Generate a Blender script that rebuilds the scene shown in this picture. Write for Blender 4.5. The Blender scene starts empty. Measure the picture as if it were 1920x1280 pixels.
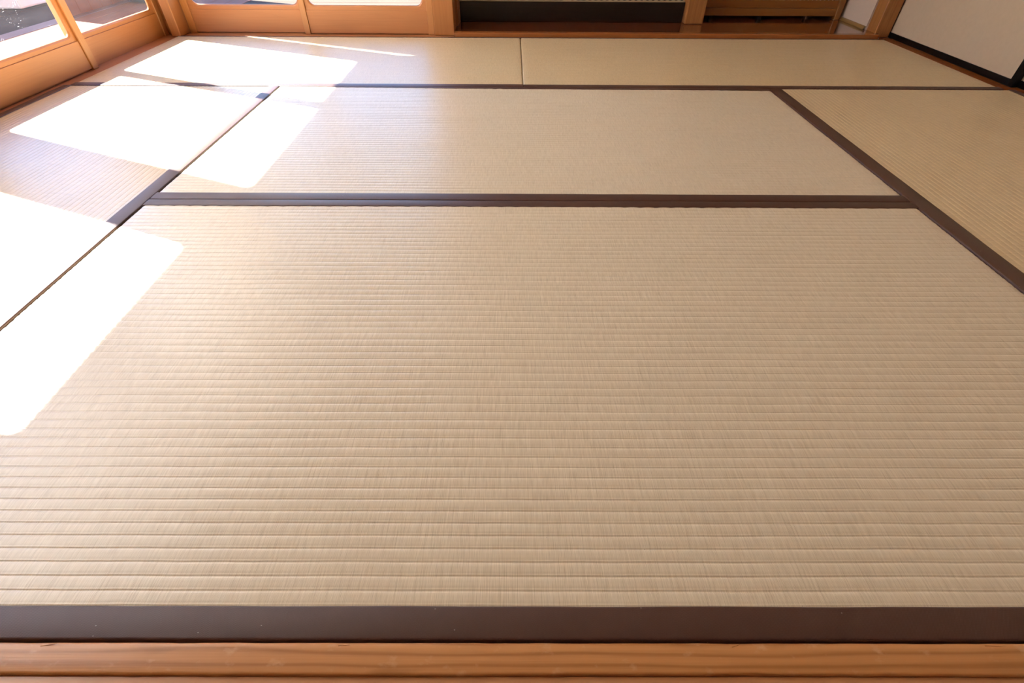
import bpy, bmesh, math, random
from mathutils import Vector, Matrix, noise
random.seed(7)
scene = bpy.context.scene
COL = scene.collection

# ------------------------------------------------------------------ camera
cam_d = bpy.data.cameras.new('camera'); cam_d.sensor_width = 36.0; cam_d.sensor_fit = 'HORIZONTAL'
cam_d.lens = 912.12 * 36.0 / 1920.0; cam_d.clip_start = 0.01; cam_d.clip_end = 300
cam = bpy.data.objects.new('camera', cam_d); COL.objects.link(cam)
r_ = Vector((0.999989, -0.0000763, 0.0045988)); d_ = Vector((0.0032987, -0.6848857, -0.7286431)); f_ = Vector((0.0032052, 0.7286506, -0.6848782))
M4 = Matrix.Identity(4)
for i in range(3):
    M4[i][0] = r_[i]; M4[i][1] = -d_[i]; M4[i][2] = -f_[i]
M4[0][3], M4[1][3], M4[2][3] = -0.0481, -0.1473, 0.5450
cam.matrix_world = M4
scene.camera = cam

# ------------------------------------------------------------------ light
SUN_DIR = Vector((1.48, -0.62, -1.0)).normalized()      # the way the sunlight travels
sun_d = bpy.data.lights.new('sun', 'SUN'); sun_d.energy = 15.0; sun_d.angle = math.radians(0.6); sun_d.color = (1.0, 0.98, 0.945)
sun = bpy.data.objects.new('sun', sun_d); COL.objects.link(sun)
sun.rotation_euler = SUN_DIR.to_track_quat('-Z', 'Y').to_euler(); sun.location = (-12, 6, 9)
world = bpy.data.worlds.new('sky'); scene.world = world; world.use_nodes = True
wn = world.node_tree; wn.nodes.clear()
wo = wn.nodes.new('ShaderNodeOutputWorld'); wb = wn.nodes.new('ShaderNodeBackground'); ws = wn.nodes.new('ShaderNodeTexSky')
ws.sky_type = 'NISHITA'; ws.sun_disc = False; ws.sun_elevation = math.radians(32); ws.sun_rotation = math.atan2(-1.48, 0.62)
ws.air_density = 1.0; ws.dust_density = 0.0; ws.ozone_density = 4.0
wb.inputs[1].default_value = 0.19
wt = wn.nodes.new('ShaderNodeMix'); wt.data_type = 'RGBA'; wt.blend_type = 'MULTIPLY'; wt.inputs[0].default_value = 1.0; wt.inputs[7].default_value = (.80, .94, 1.12, 1)
wn.links.new(ws.outputs[0], wt.inputs[6]); wn.links.new(wt.outputs[2], wb.inputs[0]); wn.links.new(wb.outputs[0], wo.inputs[0])
vs = scene.view_settings
vs.view_transform = 'Standard'; vs.look = 'None'; vs.gamma = 1.0; vs.use_curve_mapping = False; vs.exposure = 2.2

# ------------------------------------------------------------------ materials
class NT:
    def __init__(s, name):
        s.m = bpy.data.materials.new(name); s.m.use_nodes = True; s.t = s.m.node_tree; s.t.nodes.clear()
        s.out = s.n('OutputMaterial')
    def n(s, kind, **kw):
        x = s.t.nodes.new('ShaderNode' + kind)
        for k, v in kw.items():
            if k in x.inputs.keys() if isinstance(k, str) else False: x.inputs[k].default_value = v
            else: setattr(x, k, v)
        return x
    def l(s, a, b): s.t.links.new(a, b)
    def pbsdf(s, rough=.5, spec=.5):
        b = s.n('BsdfPrincipled'); b.inputs['Roughness'].default_value = rough; b.inputs['Specular IOR Level'].default_value = spec
        s.l(b.outputs[0], s.out.inputs[0]); return b
    def coord(s, scale, rot=(0, 0, 0), loc=(0, 0, 0)):
        c = s.n('TexCoord'); m = s.n('Mapping'); m.inputs['Scale'].default_value = scale; m.inputs['Rotation'].default_value = rot; m.inputs['Location'].default_value = loc
        s.l(c.outputs['Object'], m.inputs[0]); return m.outputs[0]
    def noise(s, vec, scale=1.0, detail=3.0, rough=.5, dist=0.0):
        x = s.n('TexNoise'); x.inputs['Scale'].default_value = scale; x.inputs['Detail'].default_value = detail; x.inputs['Roughness'].default_value = rough; x.inputs['Distortion'].default_value = dist
        s.l(vec, x.inputs['Vector']); return x.outputs[0]
    def ramp(s, fac, stops, interp='LINEAR'):
        x = s.n('ValToRGB'); cr = x.color_ramp; cr.interpolation = interp
        while len(cr.elements) < len(stops): cr.elements.new(.5)
        for e, (p, c) in zip(cr.elements, stops):
            e.position = p; e.color = (*c, 1) if len(c) == 3 else c
        s.l(fac, x.inputs[0]); return x.outputs[0]
    def mix(s, fac, a, b, mode='MIX'):
        x = s.n('Mix'); x.data_type = 'RGBA'; x.blend_type = mode
        for i, v in ((0, fac), (6, a), (7, b)):
            if isinstance(v, (int, float)): x.inputs[i].default_value = v
            elif isinstance(v, tuple): x.inputs[i].default_value = (*v, 1)
            else: s.l(v, x.inputs[i])
        return x.outputs[2]
    def math(s, op, a, b=None):
        x = s.n('Math'); x.operation = op
        for i, v in ((0, a), (1, b)):
            if v is None: continue
            if isinstance(v, (int, float)): x.inputs[i].default_value = v
            else: s.l(v, x.inputs[i])
        return x.outputs[0]
    def bump(s, b, h, strength=.3, dist=.001):
        x = s.n('Bump'); x.inputs['Strength'].default_value = strength; x.inputs['Distance'].default_value = dist
        s.l(h, x.inputs['Height']); s.l(x.outputs[0], b.inputs['Normal'])

def perm(axis, along, across):
    v = [across] * 3; v['xyz'.index(axis)] = along; return tuple(v)

def wood(name, base, dark, axis='x', rough=.42, spec=.5, grain=1.0, coat=0.0, bumpy=.15, figure=.5, across=34):
    n = NT(name); b = n.pbsdf(rough, spec)
    fine = n.noise(n.coord(perm(axis, 6, 420)), 1, 3, .6)
    wide = n.noise(n.coord(perm(axis, 1.2 * grain, across * grain)), 1, 3, .5, 1.4)
    tone = n.noise(n.coord((3, 3, 3)), 1, 2)
    rings = n.ramp(wide, [(.30, base), (.47, tuple(.55 * x + .45 * y for x, y in zip(base, dark))), (.50, dark), (.54, tuple(.8 * x + .2 * y for x, y in zip(base, dark))), (.75, base)])
    c = n.mix(figure, base, rings)
    c = n.mix(n.math('MULTIPLY', fine, .5), c, dark)
    c = n.mix(n.math('MULTIPLY', tone, .35), c, tuple(min(1, 1.25 * x) for x in base))
    n.l(c, b.inputs['Base Color']); n.bump(b, fine, bumpy, .0006)
    if coat: b.inputs['Coat Weight'].default_value = coat; b.inputs['Coat Roughness'].default_value = .05
    return n.m

def tatami_mat_material(name, c_lo, c_mid, c_hi):
    n = NT(name); b = n.pbsdf(.34, .6)
    strand = n.noise(n.coord((1250, 16, 1)), 1, 1.5, .6)
    strand2 = n.noise(n.coord((420, 45, 1)), 1, 2, .6)
    patch = n.noise(n.coord((5, 9, 1)), 1, 3, .55)
    w = n.n('TexWave'); w.bands_direction = 'X'; w.inputs['Scale'].default_value = 262; w.inputs['Distortion'].default_value = 2.2; w.inputs['Detail'].default_value = 2; w.inputs['Detail Scale'].default_value = .35
    n.l(n.coord((1, .05, 1)), w.inputs['Vector'])
    f = n.math('ADD', n.math('ADD', n.math('MULTIPLY', strand, .42), n.math('MULTIPLY', strand2, .33)), n.math('MULTIPLY', w.outputs['Fac'], .25))
    c = n.ramp(f, [(.28, c_lo), (.45, c_mid), (.55, c_mid), (.72, c_hi)])
    c = n.mix(n.math('MULTIPLY', patch, .28), c, tuple(x * .86 for x in c_mid))
    fl = n.n('TexVoronoi'); fl.inputs['Scale'].default_value = 34; n.l(n.coord((1, 1, 1)), fl.inputs['Vector'])
    sp = n.math('LESS_THAN', fl.outputs['Distance'], .018)
    c = n.mix(n.math('MULTIPLY', sp, .55), c, (.10, .06, .03))
    n.l(c, b.inputs['Base Color'])
    b.inputs['Sheen Weight'].default_value = .06
    n.bump(b, strand, .3, .0003)
    return n.m

def cloth_material(name, col, col2):
    n = NT(name); b = n.pbsdf(.44, .45)
    v = n.coord((1, 1, 1), rot=(0, 0, math.radians(38)))
    w = n.n('TexWave'); w.inputs['Scale'].default_value = 290; n.l(v, w.inputs['Vector'])
    w2 = n.n('TexWave'); w2.inputs['Scale'].default_value = 350; n.l(n.coord((1, 1, 1), rot=(0, 0, math.radians(-52))), w2.inputs['Vector'])
    f = n.math('MULTIPLY', w.outputs['Fac'], w2.outputs['Fac'])
    c = n.mix(f, col, col2)
    vo = n.n('TexVoronoi'); vo.inputs['Scale'].default_value = 42; n.l(n.coord((1, 2.2, 1)), vo.inputs['Vector'])
    lint = n.math('LESS_THAN', vo.outputs['Distance'], .030)
    c = n.mix(n.math('MULTIPLY', lint, .8), c, (.55, .47, .38))
    n.l(c, b.inputs['Base Color']); n.bump(b, f, .35, .0004)
    return n.m

def plain(name, col, rough=.5, spec=.5, var=.12, scale=30, bump=.1, axis=None):
    n = NT(name); b = n.pbsdf(rough, spec)
    x = n.noise(n.coord((scale,) * 3 if axis is None else perm(axis, scale * .1, scale)), 1, 4)
    n.l(n.mix(x, tuple(c * (1 - var) for c in col), tuple(min(1, c * (1 + var)) for c in col)), b.inputs['Base Color'])
    n.bump(b, x, bump, .001); return n.m

def glass_material(name, dirt):
    n = NT(name)
    tr = n.n('BsdfTransparent'); tr.inputs[0].default_value = (.94, .96, .95, 1)
    gl = n.n('BsdfGlossy'); gl.inputs['Roughness'].default_value = .0
    fr = n.n('Fresnel'); fr.inputs[0].default_value = 1.22
    m1 = n.n('MixShader'); n.l(fr.outputs[0], m1.inputs[0]); n.l(tr.outputs[0], m1.inputs[1]); n.l(gl.outputs[0], m1.inputs[2])
    df = n.n('BsdfTranslucent'); df.inputs[0].default_value = (.8, .8, .8, 1)
    vo = n.n('TexVoronoi'); vo.inputs['Scale'].default_value = 210; n.l(n.coord((1, 1, 1)), vo.inputs['Vector'])
    clump = n.noise(n.coord((11, 11, 11)), 1, 3)
    thr = n.math('MULTIPLY', n.math('SUBTRACT', clump, .53 - .06 * dirt), .8 * dirt)
    spots = n.math('LESS_THAN', vo.outputs['Distance'], thr)
    haze = n.math('MULTIPLY', n.noise(n.coord((5, 5, 26)), 1, 3), .018)
    f = n.math('MAXIMUM', n.math('MULTIPLY', spots, .75), haze)
    m2 = n.n('MixShader'); n.l(f, m2.inputs[0]); n.l(m1.outputs[0], m2.inputs[1]); n.l(df.outputs[0], m2.inputs[2])
    n.l(m2.outputs[0], n.out.inputs[0]); return n.m

def paper_material(name):
    n = NT(name)
    a = n.n('BsdfDiffuse'); t = n.n('BsdfTranslucent'); m = n.n('MixShader'); m.inputs[0].default_value = .76
    fib = n.noise(n.coord((60, 60, 20)), 1, 5)
    c = n.ramp(fib, [(.3, (.84, .83, .80)), (.7, (.93, .92, .90))]); n.l(c, a.inputs[0]); n.l(c, t.inputs[0])
    n.l(a.outputs[0], m.inputs[1]); n.l(t.outputs[0], m.inputs[2]); n.l(m.outputs[0], n.out.inputs[0]); return n.m

def sill_material(name, base, dark, pale):
    n = NT(name); b = n.pbsdf(.36, .5)
    w = n.n('TexWave'); w.bands_direction = 'Y'; w.inputs['Scale'].default_value = 34; w.inputs['Distortion'].default_value = 7.0; w.inputs['Detail'].default_value = 3; w.inputs['Detail Scale'].default_value = .9
    n.l(n.coord((.075, 1, 1)), w.inputs['Vector'])
    c = n.ramp(w.outputs['Fac'], [(.0, dark), (.16, tuple(.5 * x + .5 * y for x, y in zip(base, dark))), (.42, base), (1.0, tuple(min(1, 1.1 * x) for x in base))])
    fine = n.noise(n.coord((9, 700, 400)), 1, 3, .6)
    c = n.mix(n.math('MULTIPLY', fine, .35), c, dark)
    sc = n.noise(n.coord((38, 70, 1), rot=(0, 0, .6)), 1, 4, .6)
    c = n.mix(n.ramp(sc, [(.58, (0, 0, 0)), (.72, (.55, .55, .55))]), c, pale)
    st = n.noise(n.coord((10, 34, 1), loc=(3.1, 0, 0)), 1, 2)
    c = n.mix(n.ramp(st, [(.62, (0, 0, 0)), (.78, (.6, .6, .6))]), c, tuple(.7 * x for x in dark))
    n.l(c, b.inputs['Base Color']); n.bump(b, fine, .25, .0006); return n.m

ORG, ORGD = (.53, .218, .074), (.36, .125, .034)
MAT = dict(
    tatami=tatami_mat_material('igusa straw weave', (.45, .35, .215), (.70, .595, .425), (.84, .74, .57)),
    tatami_yellow=tatami_mat_material('yellower igusa straw weave', (.42, .305, .135), (.67, .515, .29), (.80, .66, .41)),
    heri=cloth_material('brown border cloth', (.068, .029, .019), (.112, .057, .041)),
    core=plain('straw core', (.30, .22, .11), .9, .1),
    door_x=wood('door wood x', ORG, ORGD, 'x', .38, .5, figure=.25), door_y=wood('door wood y', ORG, ORGD, 'y', .38, .5, figure=.25),
    door_z=wood('door wood z', (.56, .255, .085), ORGD, 'z', .36, .5, figure=.3),
    post_z=wood('post wood z', (.47, .19, .055), (.31, .108, .028), 'z', .36, .5, figure=.35),
    sill_x=wood('sill wood x', (.40, .165, .055), (.27, .095, .03), 'x', .4, .5, figure=.4),
    sill_y=wood('sill wood y', (.40, .165, .065), (.27, .095, .035), 'y', .4, .5, figure=.4),
    front_sill=sill_material('front sill wood', (.54, .245, .085), (.39, .155, .045), (.66, .38, .20)),
    front_groove=wood('front groove wood', (.66, .33, .15), (.50, .22, .085), 'x', .34, .55, figure=.35),
    toko_board=wood('alcove board wood', (.16, .045, .012), (.085, .02, .006), 'x', .13, .6, figure=.4, coat=.6, bumpy=.03),
    toko_sill=wood('alcove sill wood', (.36, .115, .03), (.22, .065, .018), 'x', .22, .5, figure=.3),
    toko_post=wood('alcove post wood', (.40, .17, .055), (.22, .075, .02), 'z', .35, .5, grain=1.5, figure=.8),
    cabinet=wood('cabinet wood', (.27, .105, .022), (.19, .065, .013), 'x', .3, .5, figure=.4),
    cabinet_z=wood('cabinet wood upright', (.29, .115, .026), (.19, .065, .013), 'z', .3, .5, figure=.4),
    lacquer=wood('black lacquered wood', (.012, .008, .006), (.020, .010, .006), 'x', .25, .3, coat=.0, figure=.5, bumpy=.03),
    black=plain('black lacquer frame', (.004, .004, .0045), .35, .2, .2, 40, .02),
    fusuma=plain('pale door paper', (.50, .40, .295), .8, .2, .06, 55, .2),
    plaster=plain('beige plaster', (.57, .455, .37), .9, .15, .05, 160, .25),
    ceiling=wood('ceiling wood', (.42, .34, .26), (.32, .25, .18), 'y', .6, .3),
    glass=glass_material('lightly dusty window glass', .35), glass_dusty=glass_material('dusty window glass', 1.0), glass_clean=glass_material('window glass', .0),
    paper=paper_material('shoji paper'),
    deck=wood('weathered deck wood', (.25, .105, .062), (.16, .065, .038), 'y', .8, .15, figure=.5),
    deck_x=wood('weathered deck wood x', (.095, .068, .05), (.055, .038, .028), 'x', .9, .05, figure=.5),
    deck_edge=wood('deck edge wood', (.17, .08, .055), (.10, .045, .03), 'y', .5, .4),
    shutter=wood('reddish shutter wood', (.22, .065, .03), (.15, .045, .02), 'z', .7, .2),
    slate=plain('dark garden slate', (.034, .030, .028), .9, .1, .35, 9, .5),
    white=plain('white painted block', (.80, .80, .78), .5, .4, .04, 12, .05),
    stone=plain('dark grey stone', (.06, .068, .072), .6, .4, .3, 14, .6),
    toko_mat=plain('alcove mat straw', (.42, .33, .19), .6, .3, .1, 200, .2),
    brass=plain('brown rail wood', (.30, .17, .06), .35, .5, .15, 60, .05, 'y'),
    floor=wood('hall floor boards', (.46, .23, .10), (.32, .14, .05), 'x', .35, .5),
    earth=plain('pale garden gravel', (.50, .47, .43), .9, .2, .2, 25, .6),
)
def pattern_cloth(name, bg, fg, pitch):
    n = NT(name); b = n.pbsdf(.7, .3)
    c = n.n('TexCoord'); s = n.n('SeparateXYZ'); n.l(c.outputs['Object'], s.inputs[0])
    fx = n.math('ABSOLUTE', n.math('SUBTRACT', n.math('FRACT', n.math('DIVIDE', s.outputs[0], pitch)), .5))
    fz = n.math('ABSOLUTE', n.math('SUBTRACT', n.math('FRACT', n.math('DIVIDE', n.math('ADD', s.outputs[1], s.outputs[2]), pitch)), .5))
    dist = n.math('SQRT', n.math('ADD', n.math('MULTIPLY', fx, fx), n.math('MULTIPLY', fz, fz)))
    n.l(n.mix(n.math('LESS_THAN', dist, .33), bg, fg), b.inputs['Base Color']); return n.m
MAT['dots'] = pattern_cloth('dotted cabinet paper', (.26, .11, .03), (.62, .58, .50), .0215)
MAT['toko_heri'] = pattern_cloth('patterned black border', (.012, .011, .010), (.42, .37, .26), .030)

# ------------------------------------------------------------------ builders
def link(name, me, mat, parent=None, loc=(0, 0, 0)):
    o = bpy.data.objects.new(name, me); COL.objects.link(o)
    if mat is not None: me.materials.append(MAT[mat])
    if parent is not None: o.parent = parent
    o.location = loc
    return o

def empty(name, loc, rz=0.0):
    o = bpy.data.objects.new(name, None); COL.objects.link(o); o.location = loc; o.rotation_euler = (0, 0, rz); o.empty_display_size = .05
    return o

def tag(o, label=None, cat=None, group=None, kind=None):
    if label: o['label'] = label
    if cat: o['category'] = cat
    if group: o['group'] = group
    if kind: o['kind'] = kind
    return o

def box_mesh(name, x, y, z, bevel=.0, seg=1, origin=(0, 0, 0)):
    bm = bmesh.new()
    vs_ = [bm.verts.new((x[i] - origin[0], y[j] - origin[1], z[k] - origin[2])) for i in (0, 1) for j in (0, 1) for k in (0, 1)]
    for f in ((0, 1, 3, 2), (4, 6, 7, 5), (0, 4, 5, 1), (2, 3, 7, 6), (0, 2, 6, 4), (1, 5, 7, 3)):
        bm.faces.new([vs_[q] for q in f])
    if bevel > 0:
        bmesh.ops.bevel(bm, geom=bm.edges[:], offset=bevel, segments=seg, profile=.6, affect='EDGES')
    bmesh.ops.recalc_face_normals(bm, faces=bm.faces[:])
    me = bpy.data.meshes.new(name); bm.to_mesh(me); bm.free()
    return me

def box(name, x, y, z, mat, parent=None, bevel=.002, seg=1):
    """a box in world coordinates; under a parent its mesh is local to the parent, else its origin is at its base centre"""
    if parent is not None:
        me = box_mesh(name, x, y, z, bevel, seg, parent.location)
        return link(name, me, mat, parent)
    c = ((x[0] + x[1]) / 2, (y[0] + y[1]) / 2, z[0])
    return link(name, box_mesh(name, x, y, z, bevel, seg, c), mat, None, c)

def grid_mesh(name, rows, close=False, smooth=True):
    """rows: list of equally long vertex rows joined into quads"""
    v = [p for row in rows for p in row]; w = len(rows[0]); f = []
    for i in range(len(rows) - 1):
        for j in range(w - 1):
            a = i * w + j; f.append((a, a + 1, a + 1 + w, a + w))
    me = bpy.data.meshes.new(name); me.from_pydata(v, [], f); me.update()
    if smooth: me.polygons.foreach_set('use_smooth', [True] * len(f))
    return me

# ------------------------------------------------------------------ the room shell
def struct(o, label=None): return tag(o, label, kind='structure')
XL, XR, YB = -1.713, 1.82, 2.652
struct(box('floor', (-1.80, 1.95), (-2.6, 3.4), (-.16, -.056), 'core', bevel=0), 'wooden subfloor beneath the straw mats')
struct(box('ceiling', (-2.62, 1.95), (-2.6, 4.3), (2.30, 2.36), 'ceiling', bevel=0), 'brown boarded ceiling above the mats')  # stretched past the walls as an unseen eave to block stray sun and sky
struct(box('wall_front', (-1.80, 1.95), (-2.6, -2.52), (-.056, 2.30), 'plaster', bevel=0), 'beige plaster wall of the hall in front of the mats')
struct(box('wall_right', (1.90, 1.98), (-2.52, 3.3), (-.056, 2.30), 'plaster', bevel=0), 'beige plaster wall behind the pale sliding doors')
# above the door heads
struct(box('wall_left', (-1.775, -1.70), (-2.52, 2.70), (2.22, 2.30), 'plaster', bevel=0), 'beige plaster above the sunlit glass doors')
struct(box('trim_15', (-1.775, -1.70), (-2.52, 2.588), (1.80, 1.84), 'door_y', bevel=.002), 'wooden lintel over the left glass doors')
tr = struct(empty('added_transom', (-1.737, 1.25, 1.84)), 'unseen paper transom above the left glass doors, added for more light')  # unseen transom, added to bring more light in from the left
box('paper_panel', (-1.7375, -1.737), (.0, 2.588), (1.84, 2.22), 'paper', tr, 0)
for k in range(1, 16): box('lattice_bar', (-1.7365, -1.722), (.16 * k - .004, .16 * k + .004), (1.84, 2.22), 'door_z', tr, .0005)
struct(box('wall_left_upper', (-1.775, -1.70), (-2.52, -.101), (1.84, 2.22), 'plaster', bevel=0), 'beige plaster high on the hall wall')
struct(box('wall_back', (-1.76, -.33), (2.64, 2.72), (1.80, 2.30), 'plaster', bevel=0), 'beige plaster above the back glass doors')

# hall floor: sill with a groove, then boards
hall = struct(empty('trim_1', (0, -.02, -.03)), 'scuffed orange wooden sill along the near edge of the mats')
def sill_strip():
    nx = 240; rows = []
    prof = [(-.0275, -.030), (-.0275, -.0012), (-.0269, -.0002), (-.0255, .0003), (-.016, .0005), (-.008, .0008), (-.0026, .0006), (-.0014, -.0004), (-.0014, -.030)]
    for i in range(nx + 1):
        x = -1.70 + 3.5 * i / nx
        w = .0008 * noise.noise((x * 3, 0, 0)); e = .0006 * noise.noise((x * 26, 5, 0)) + .0003 * noise.noise((x * 90, 7, 0))
        rows.append([(x, y + .02 + (w + e if k < 4 else -e * .8 if k > 4 else 0), z + .03) for k, (y, z) in enumerate(prof)])
    return grid_mesh('sill', rows)
link('sill_ridge', sill_strip(), 'front_sill', hall)
box('sill_groove', (-1.70, 1.80), (-.060, -.0272), (-.03, -.0065), 'front_groove', hall, .001)
box('sill_ridge', (-1.70, 1.80), (-.090, -.0605), (-.03, -.0005), 'front_sill', hall, .003)
for (x, l, h, a) in ((-.498, .017, .003, .25), (.43, .020, .0022, -.1), (-.21, .012, .0016, .1), (.175, .011, .0018, .5)):
    rows = []
    for i in range(7):
        t = i / 6; c = Vector((x - 0 + l * (t - .5) * math.cos(a), .02 - .0035 + l * (t - .5) * math.sin(a) * .4, .03 + .0002 + h * t ** 2)); rr = .0007 * (1 - t) + .00015
        rows.append([tuple(c + Vector((0, rr * math.cos(q * 2 * math.pi / 5), rr * math.sin(q * 2 * math.pi / 5)))) for q in range(6)])
    link('splinter', grid_mesh('splinter', rows), 'front_sill', hall)
hb = struct(empty('trim_2', (0, -1.3, -.03)), 'orange hall floor boards in front of the sill')
for k in range(16):
    y1 = -.091 - k * .15
    box('plank', (-1.72, 1.82), (y1 - .148, y1), (-.03, -.004), 'floor', hb, .002)

# ------------------------------------------------------------------ straw mats
RIB = .0150
PROF = [(0.0, -.00088), (.05, -.00060), (.10, -.00018), (.15, -.00012), (.20, -.00026), (.25, -.00008), (.45, .00006), (.66, .00008), (.82, .00003), (.90, -.00022), (.95, -.00060)]
THICK = .055
def mat_surface(L, W, seed):
    """woven cover: ribs run along local x, ends wrap down over the core"""
    ys = []
    n = int(round(W / RIB)); p = W / n
    for i in range(n):
        for (t, z) in PROF: ys.append((-W / 2 + (i + t) * p, z))
    ys.append((W / 2, -.0017))
    nx = int(L / .02)
    xs = [(-L / 2, -THICK + .004), (-L / 2, -.0050), (-L / 2 + .0010, -.0022), (-L / 2 + .0032, -.0006)] + [(-L / 2 + .006 + (L - .012) * i / nx, 0.0) for i in range(nx + 1)] + [(L / 2 - .0032, -.0006), (L / 2 - .0010, -.0022), (L / 2, -.0050), (L / 2, -THICK + .004)]
    rows = []
    for (x, dz) in xs:
        row = []
        for (y, z) in ys:
            wob = .0007 * noise.noise((x * 4 + seed, y * 2, 0)) + .0004 * noise.noise((x * 17, y * 9, seed))
            lo = .0010 * noise.noise((x * 2.2, y * 2.6, seed + 9))
            dep = (.75 if seed in (3, 4) else 1.0) + .22 * noise.noise((x * 6, y * 14, seed + 3))
            row.append((x + (0.0 if dz == 0 else .0009 * noise.noise((y * 34, seed, x))), y + wob, THICK + z * dep + dz + (lo if dz == 0 else 0)))
        rows.append(row)
    return grid_mesh('woven_surface', rows)

def border_mesh(L, y0, y1, inner, y0b=None, seed=0, scallop=True):
    """cloth strip folded over a long edge; 'inner' is the sign of y pointing to the mat's middle; its inner edge is scalloped by the stitching"""
    nx = int(L / .006); rows = []
    for i in range(nx + 1):
        x = -L / 2 + L * i / nx; t = i / nx
        sc = (.0016 * abs(math.sin(math.pi * x / .036)) if inner < 0 and scallop else 0) + .0008 * noise.noise((x * 9, seed, 0))
        a, b = y0, y1
        if y0b is not None:
            if inner < 0: a = y0 + (y0b - y0) * t
        if inner > 0:      # outer edge y0, inner edge y1
            o_, i_ = a, b - sc
        else:
            o_, i_ = b, a + sc
        s = inner; top = THICK + .0014 + .0003 * noise.noise((x * 7, 3, seed)); w = abs(i_ - o_)
        pts = [(o_, THICK - .05), (o_, top - .0018), (o_ + s * .0006, top - .0006), (o_ + s * .0022, top - .0001), (o_ + s * w * .5, top + .0002), (i_ - s * .002, top), (i_ - s * .0004, top - .0005), (i_, top - .0014), (i_, THICK - .006)]
        rows.append([(x, y, z) for (y, z) in pts])
    me = grid_mesh('border', rows); return me

def tatami(x0, x1, y0, y1, rz, bw_lo, bw_hi, label, seed, hi_taper=None, weave='tatami_yellow'):
    G = .0010
    cx, cy = (x0 + x1) / 2, (y0 + y1) / 2
    L, W = (x1 - x0, y1 - y0) if rz == 0 else (y1 - y0, x1 - x0)
    L -= 2 * G; W -= 2 * G
    o = empty('tatami_mat', (cx, cy, -THICK), rz)
    tag(o, label, 'tatami mat', 'straw tatami mats covering the floor')
    link('woven_surface', mat_surface(L, W - .002, seed), weave, o)
    link('straw_core', box_mesh('core', (-L / 2 + .003, L / 2 - .003), (-W / 2 + .003, W / 2 - .003), (.0, THICK - .006)), 'core', o)
    if bw_lo: link('border', border_mesh(L, -W / 2, -W / 2 + bw_lo, 1, None, seed), 'heri', o)
    if bw_hi: link('border', border_mesh(L, W / 2 - bw_hi, W / 2, -1, None if hi_taper is None else W / 2 - hi_taper, seed + 1, rz == 0), 'heri', o)
    return o
# rz = 90 deg: local x -> world y, local y -> world -x
tatami(-.900, .900, .000, .918, 0, .031, .030, 'large straw tatami mat in the foreground, nearest the front sill', 1, weave='tatami')
tatami(-.900, .900, .918, 1.797, 0, .033, .007, 'straw tatami mat across the middle, directly behind the foreground mat', 2, .028, weave='tatami')
tatami(-1.692, -.900, .000, 1.797, math.pi / 2, .037, .030, 'straw tatami mat lying lengthwise along the left glass doors, crossed by sunlight', 3)
tatami(.900, 1.812, .000, 1.797, math.pi / 2, .028, .044, 'yellowish straw tatami mat lying lengthwise along the pale door on the right', 4)
tatami(-1.668, -.004, 1.797, 2.597, 0, .034, .014, 'straw tatami mat in the back row before the back glass doors', 5)
tatami(-.004, 1.772, 1.797, 2.597, 0, .032, .012, 'straw tatami mat in the back row before the dark alcove', 6)

# ------------------------------------------------------------------ sills and posts
struct(box('trim_3', (-1.80, -1.6935), (.0, 1.80), (-.056, -.0030), 'sill_y', bevel=.001), 'reddish brown wooden sill under the nearer left glass doors')
struct(box('trim_4', (-1.80, -1.6695), (1.80, 2.66), (-.056, -.0030), 'sill_y', bevel=.001), 'reddish brown wooden sill under the left corner glass door')
struct(box('trim_5', (-1.66, -.325), (2.5985, 2.74), (-.056, -.0030), 'sill_x', bevel=.001), 'reddish brown wooden sill under the back glass doors')
struct(box('trim_6', (1.7735, 1.90), (1.80, 2.64), (-.056, -.0020), 'toko_sill', bevel=.001), 'narrow orange wooden sill under the far pale sliding door')
struct(box('trim_7', (1.8135, 1.90), (.0, 1.80), (-.056, -.0020), 'toko_sill', bevel=.001), 'orange wooden sill along the right side of the mats')
struct(box('trim_8', (-1.694, -1.650), (2.586, 2.71), (-.003, 2.30), 'post_z', bevel=.003), 'square orange wooden post in the far left corner')
struct(box('trim_22', (-1.765, -1.695), (2.641, 2.71), (-.003, 2.30), 'post_z', bevel=.002), 'wooden filler post added behind the corner post to stop a light leak')  # added to plug the light leak behind the corner post
struct(box('trim_9', (-.427, -.329), (2.642, 2.75), (-.003, 2.30), 'post_z', bevel=.003), 'orange wooden post between the back glass doors and the alcove')
struct(box('trim_10', (1.744, 1.819), (2.642, 2.72), (-.002, 2.30), 'toko_post', bevel=.003), 'orange wooden post beside the pale sliding door')
struct(box('trim_11', (-1.765, -1.70), (1.205, 1.358), (-.003, 2.30), 'post_z', bevel=.003), 'orange wooden post between the left glass doors')
struct(box('trim_12', (-1.765, -1.70), (-.10, .0), (-.003, 2.30), 'post_z', bevel=.003), 'orange wooden post at the near left of the room')
struct(box('trim_13', (1.815, 1.89), (-.10, .0), (-.003, 2.30), 'post_z', bevel=.003), 'orange wooden post at the near right of the room')
struct(box('trim_14', (-1.76, 1.90), (-.10, -.02), (1.80, 2.30), 'plaster', bevel=.0), 'beige plaster above the open front of the room')

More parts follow.
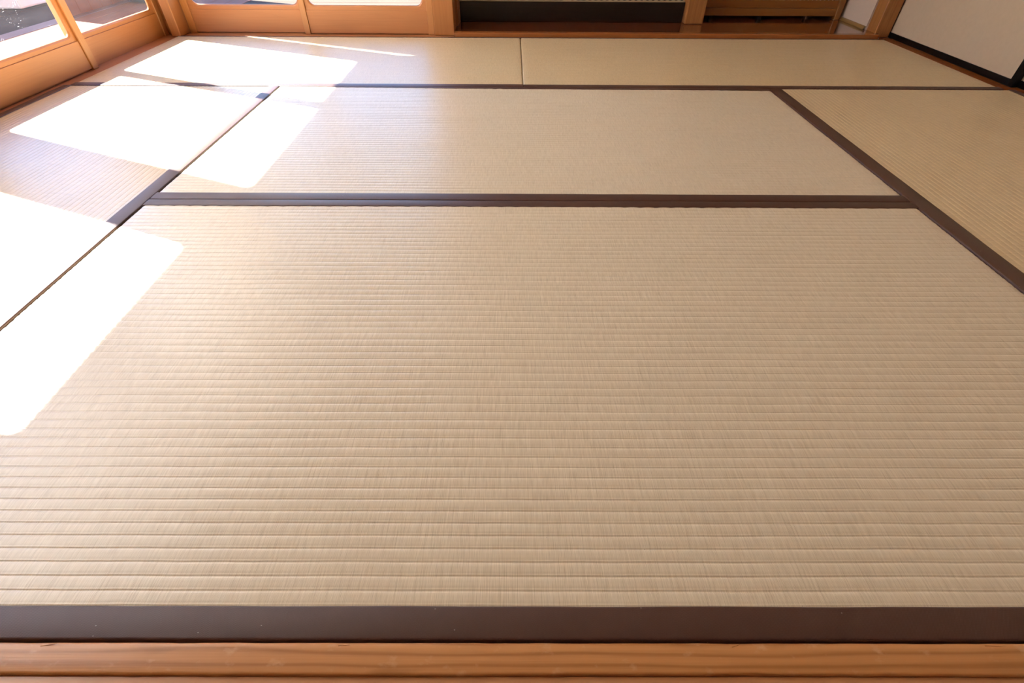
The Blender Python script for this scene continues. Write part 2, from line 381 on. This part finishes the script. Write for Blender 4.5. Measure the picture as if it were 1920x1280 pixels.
# ------------------------------------------------------------------ sliding doors with glass below and paper above
GB = .120     # height of the glass bottom above the door's foot
def ring_mesh(w, h0, h1, m, depth, R=.030, K=8):
    """frame around the glass in the local x-z plane: rectangle outside, rounded opening inside; front at y=0, back at y=depth"""
    ix0, ix1, iz0, iz1 = m, w - m, h0, h1
    loops = [[] for _ in range(6)]
    for (cx, cz, a0) in ((ix1 - R, iz1 - R, 0), (ix0 + R, iz1 - R, 90), (ix0 + R, iz0 + R, 180), (ix1 - R, iz0 + R, 270)):
        for k in range(K + 1):
            a = math.radians(a0 + 90 * k / K); c, s = math.cos(a), math.sin(a)
            mm = max(abs(c), abs(s)); o = (cx + c / mm * (R + m), cz + s / mm * (R + m))
            def rp(e): return (cx + c * (R + e), cz + s * (R + e))
            for L_, (px, pz), y in ((loops[0], o, depth), (loops[1], o, 0.0), (loops[2], rp(.007), 0.0), (loops[3], rp(.002), .0022), (loops[4], rp(0), .005), (loops[5], rp(0), depth)):
                L_.append((px, y, pz))
    for L_ in loops: L_.append(L_[0])
    return grid_mesh('glass_frame', loops + [loops[0]], smooth=False)

def rounded_pane(w, h0, h1, m, y, R=.030, K=8, t=.003):
    pts = []
    for (cx, cz, a0) in ((w - m - R, h1 - R, 0), (m + R, h1 - R, 90), (m + R, h0 + R, 180), (w - m - R, h0 + R, 270)):
        for k in range(K + 1):
            a = math.radians(a0 + 90 * k / K); pts.append((cx + (R + .002) * math.cos(a), cz + (R + .002) * math.sin(a)))
    bm = bmesh.new()
    a = [bm.verts.new((x, y, z)) for x, z in pts]
    bm.faces.new(a)
    me = bpy.data.meshes.new('glass_pane'); bm.to_mesh(me); bm.free(); return me

def lbox(name, x, y, z, mat, parent, bevel=.0015):
    return link(name, box_mesh(name, x, y, z, bevel), mat, parent)

def glass_door(name, loc, w, rz, mx, label, pane='glass', sl=.034, sr=.034, depth=.020, GT=.705, R=.017):
    """local x along the door, local y away from the room, z up; z=0 at the door's foot"""
    o = struct(empty(name, loc, rz), label)
    H = 1.80 - loc[2]; m = .020
    lbox('stile', (0, sl), (0, depth), (0, H), 'door_z', o, .002)
    lbox('stile', (w - sr, w), (0, depth), (0, H), 'door_z', o, .002)
    lbox('bottom_panel', (sl, w - sr), (.005, depth - .002), (.005, GB - m), mx, o, .001)
    lbox('sun_leak_stop', (sl, w - sr), (.013, depth - .003), (0, .02), mx, o, .0005)  # added strip that keeps sun from leaking under the panel
    inner = w - sl - sr
    rg = link('glass_frame', ring_mesh(inner, GB, GT, m, depth - .011, R), mx, o, (sl, .009, 0))
    link('glass_pane', rounded_pane(inner, GB, GT, m, .0030, R), pane, rg)
    lbox('middle_rail', (sl, w - sr), (.001, depth - .001), (GT + m, GT + m + .035), mx, o)
    lbox('top_rail', (sl, w - sr), (.001, depth - .001), (H - .045, H), mx, o)
    z0, z1 = GT + m + .035, H - .045
    lbox('paper_panel', (sl, w - sr), (depth - .005, depth - .0045), (z0, z1), 'paper', o, 0)
    for k in range(1, 4): lbox('lattice_bar', (sl + inner * k / 4 - .004, sl + inner * k / 4 + .004), (.004, depth - .0055), (z0, z1), 'door_z', o, .0005)
    for k in range(1, 6):
        zz = z0 + (z1 - z0) * k / 6
        lbox('lattice_bar', (sl, w - sr), (.005, depth - .0055), (zz - .004, zz + .004), mx, o, .0005)
    return o
HP = math.pi / 2
# left wall: local x -> +Y, local y -> -X  (rz = +90 deg)
glass_door('door_1', (-1.735, 2.004, -.010), .635, HP, 'door_x', 'left glass sliding door next to the far corner post', GT=.722)
glass_door('door_2', (-1.713, 1.360, -.003), .685, HP, 'door_x', 'left glass sliding door with a dusty pane, nearer than the corner one', 'glass_dusty')
glass_door('door_3', (-1.735, .622, -.010), .581, HP, 'door_x', 'left glass sliding door beyond the edge of the picture')
glass_door('door_4', (-1.713, .001, -.003), .648, HP, 'door_x', 'left glass sliding door at the near end of the mats')
# back wall: local x -> X, local y -> Y
glass_door('door_5', (-1.647, 2.676, -.005), .620, 0, 'door_x', 'back glass sliding door beside the corner post', 'glass_clean', GT=.735, R=.030)
glass_door('door_6', (-1.069, 2.653, -.003), .641, 0, 'door_x', 'back glass sliding door beside the alcove post', 'glass_clean', sl=.028, sr=.030, GT=.735, R=.030)
struct(box('wall_left_hall', (-1.775, -1.70), (-2.52, -.102), (-.056, 1.80), 'plaster', bevel=0), 'unseen beige plaster closing the hall side to keep sun out')  # unseen hall side, walled up to keep sun out and dim the front

# pale paper sliding doors on the right
def paper_door(name, x0, y0, w, label):
    o = struct(empty(name, (x0, y0, -.002)), label); H = 1.80; d = .022; t = .022
    P = o.location
    box('door_panel', (x0 + .004, x0 + d - .004), (y0 + t, y0 + w - t), (P.z + t, P.z + H - t), 'fusuma', o, 0)
    box('frame_stile', (x0, x0 + d), (y0, y0 + t), (P.z, P.z + H), 'black', o, .0015)
    box('frame_stile', (x0, x0 + d), (y0 + w - t * .75, y0 + w), (P.z, P.z + H), 'black', o, .0015)
    box('frame_rail', (x0, x0 + d), (y0 + t, y0 + w - t * .75), (P.z, P.z + .023), 'black', o, .0015)
    box('frame_rail', (x0, x0 + d), (y0 + t, y0 + w - t * .75), (P.z + H - t, P.z + H), 'black', o, .0015)
    return o
paper_door('door_7', 1.8225, 1.832, .842, 'pale paper sliding door with a black lacquered frame')
paper_door('door_8', 1.8470, .960, .900, 'second pale paper sliding door, just outside the picture on the right')
paper_door('door_9', 1.8225, .060, .930, 'nearest pale paper sliding door on the right')
struct(box('wall_right_top', (1.82, 1.90), (-.02, 2.70), (1.80, 2.30), 'plaster', bevel=0), 'beige plaster above the pale sliding doors')

# ------------------------------------------------------------------ the alcove
ZB = .018
struct(box('trim_16', (-.327, 1.744), (2.599, 2.636), (-.056, ZB), 'toko_sill', bevel=.0018), 'orange edged wooden kerb in front of the alcove')
struct(box('trim_17', (-.327, 1.76), (2.6362, 3.28), (-.056, ZB - .0006), 'toko_board', bevel=.0008), 'polished dark red alcove floorboard')
struct(box('trim_18', (-.329, -.318), (2.752, 2.778), (ZB, 2.30), 'cabinet_z', bevel=.001), 'thin dark wooden strip beside the alcove')
struct(box('trim_19', (-.331, -.3215), (2.779, 2.800), (ZB, 2.30), 'plaster', bevel=.0), 'thin pale strip at the left of the alcove')
struct(box('trim_20', (-.331, -.3165), (2.801, 2.870), (ZB, 2.30), 'toko_post', bevel=.001), 'reddish wooden strip at the left end of the black beam')
toko = tag(empty('tokonoma_platform', (.27, 2.872, ZB)), 'raised alcove platform with a black lacquered front beam and straw mat top', 'alcove')
box('front_beam', (-.316, .848), (2.872, 2.950), (ZB, .105), 'lacquer', toko, .0025, 2)
box('platform_mat', (-.316, .848), (2.952, 3.26), (.060, .1035), 'toko_mat', toko, .001)
box('mat_edge', (-.316, .848), (2.876, 2.906), (.1050, .1072), 'toko_mat', toko, .0008)
box('mat_border', (-.316, .848), (2.9065, 2.951), (.1050, .1070), 'toko_heri', toko, .0006)
struct(box('wall_back_alcove', (-.34, 1.84), (3.28, 3.36), (-.056, 2.30), 'plaster', bevel=0), 'shaded beige plaster at the back of the alcove')
struct(box('wall_left_alcove', (-.40, -.332), (2.752, 3.28), (-.056, 2.30), 'plaster', bevel=0), 'shaded beige plaster side of the alcove')
struct(box('wall_right_alcove', (1.738, 1.80), (2.722, 3.28), (-.056, 2.30), 'plaster', bevel=0), 'beige plaster wall between the cabinet and the corner post')
struct(box('wall_upper_alcove', (-.329, 1.744), (2.66, 2.72), (1.75, 2.30), 'plaster', bevel=0), 'beige plaster above the alcove opening')
struct(box('trim_21', (.850, .944), (2.822, 2.916), (ZB, 2.30), 'toko_post', bevel=.006, seg=2), 'grained wooden alcove post between the black beam and the cabinet')
struct(box('wall_divider', (.862, .932), (2.917, 3.28), (ZB, 2.30), 'plaster', bevel=0), 'plaster partition behind the grained alcove post')
# quarter round along the foot of the right plaster wall
rows = []
for yy in (2.722, 2.965):
    rows.append([(1.7375 - .013 * math.sin(a), yy - 2.722, .0135 * math.cos(a)) for a in [math.pi / 2 * k / 6 for k in range(7)]] + [(1.7375, yy - 2.722, 0.0)])
me = grid_mesh('baseboard', rows)
bb = link('baseboard_right', me, 'brass', None, (0, 2.722, ZB)); struct(bb, 'light wooden strip along the foot of the alcove side wall')
# cabinet under the alcove shelf
cb = tag(empty('alcove_cabinet', (1.32, 2.965, ZB)), 'low brown wooden cabinet standing on the polished alcove floorboard', 'cabinet')
YC = 2.965
box('bottom_rail', (.945, 1.700), (YC - .004, YC + .03), (.034, .0675), 'cabinet', cb, .0012)
box('door_panel', (.945, 1.690), (YC + .002, YC + .02), (.068, .1035), 'cabinet', cb, .001)
box('patterned_paper', (.985, 1.665), (YC + .004, YC + .018), (.104, .50), 'dots', cb, .0)
box('side_post', (1.691, 1.719), (YC - .012, YC + .03), (ZB, .55), 'cabinet_z', cb, .0015)
box('side_post', (.945, .984), (YC + .0015, YC + .03), (.104, .55), 'cabinet_z', cb, .0015)
box('top_board', (.945, 1.719), (YC - .004, 3.27), (.551, .575), 'cabinet', cb, .002)
box('bottom_board', (.945, 1.690), (YC + .031, 3.27), (.050, .066), 'cabinet', cb, .001)
for x in (1.028, 1.292, 1.548): box('foot', (x - .009, x + .009), (YC + .0, YC + .026), (ZB, .034), 'lacquer', cb, .001)

# ------------------------------------------------------------------ outside: decks, garden
def deck(name, label, boards, mat, base):
    o = tag(empty(name, base), label, 'deck')
    for b in boards: box('board', b[0], b[1], b[2], mat if len(b) == 3 else b[3], o, .002)
    return o
bs = [((-1.802 - .108 * k - .1075, -1.802 - .108 * k), (-1.6, 4.30), (-.062, -.030)) for k in range(7)]
bs.append(((-2.66, -2.560), (-1.6, 4.30), (-.085, -.0285), 'deck_edge'))
deck('veranda_deck', 'sunlit wooden veranda deck outside the left glass doors', bs, 'deck', (-2.2, 1.0, -.3))
bs = [((-1.795, .60), (2.762 + .108 * k, 2.762 + .108 * k + .104), (-.062, -.030)) for k in range(22)]
deck('rear_deck', 'pale weathered deck outside the back glass doors', bs, 'deck_x', (-.6, 4.0, -.3))
struct(box('ground', (-40, 40), (-30, 60), (-.50, -.40), 'earth', bevel=0), 'pale gravel garden ground')
struct(box('wall_sun_block', (-4.10, -3.90), (-8, 5.0), (-.40, .885), 'plaster', bevel=0), 'unseen plaster wall added to shade the dark paving')  # added out of view to shade the paving while the deck stays sunlit
slate = tag(empty('slate_paving', (-3.27, 1.7, -.40)), 'dark slate paving beyond the left veranda deck', 'paving')
for i in range(2):
    for j in range(11):
        x0 = -2.665 - .61 * i; y0 = -1.6 + .61 * j
        box('slab', (x0 - .605, x0), (y0, y0 + .605), (-.40, -.082 + .004 * random.random()), 'slate', slate, .004)
wb_ = box('planter_block', (-3.86, -3.315), (3.735, 4.3), (-.0780, .30), 'white', None, .01, 2); tag(wb_, 'white block standing on the dark paving outside', 'planter')
sh = tag(empty('shutter_box', (-2.62, 3.65, -.03)), 'tall reddish wooden shutter box standing outside at the deck corner', 'shutter box')
box('corner_post', (-2.645, -2.595), (3.150, 3.20), (-.03, 2.298), 'shutter', sh, .003)
for k in range(9): box('board', (-2.630, -2.610), (3.202 + .104 * k, 3.202 + .104 * k + .102), (-.03, 2.298), 'shutter', sh, .002)
st = bmesh.new(); bmesh.ops.create_icosphere(st, subdivisions=3, radius=1.0)
for v in st.verts:
    k = 1 + .25 * noise.noise(v.co * 1.7); v.co = Vector((v.co.x * .11 * k, v.co.y * .09 * k, max(-.6, v.co.z) * .06 * k + .035))
me = bpy.data.meshes.new('stone'); st.to_mesh(me); st.free(); me.polygons.foreach_set('use_smooth', [True] * len(me.polygons))
tag(link('garden_stone', me, 'stone', None, (-2.44, 3.72, -.022)), 'dark grey stone resting on the deck outside the corner door', 'stone')
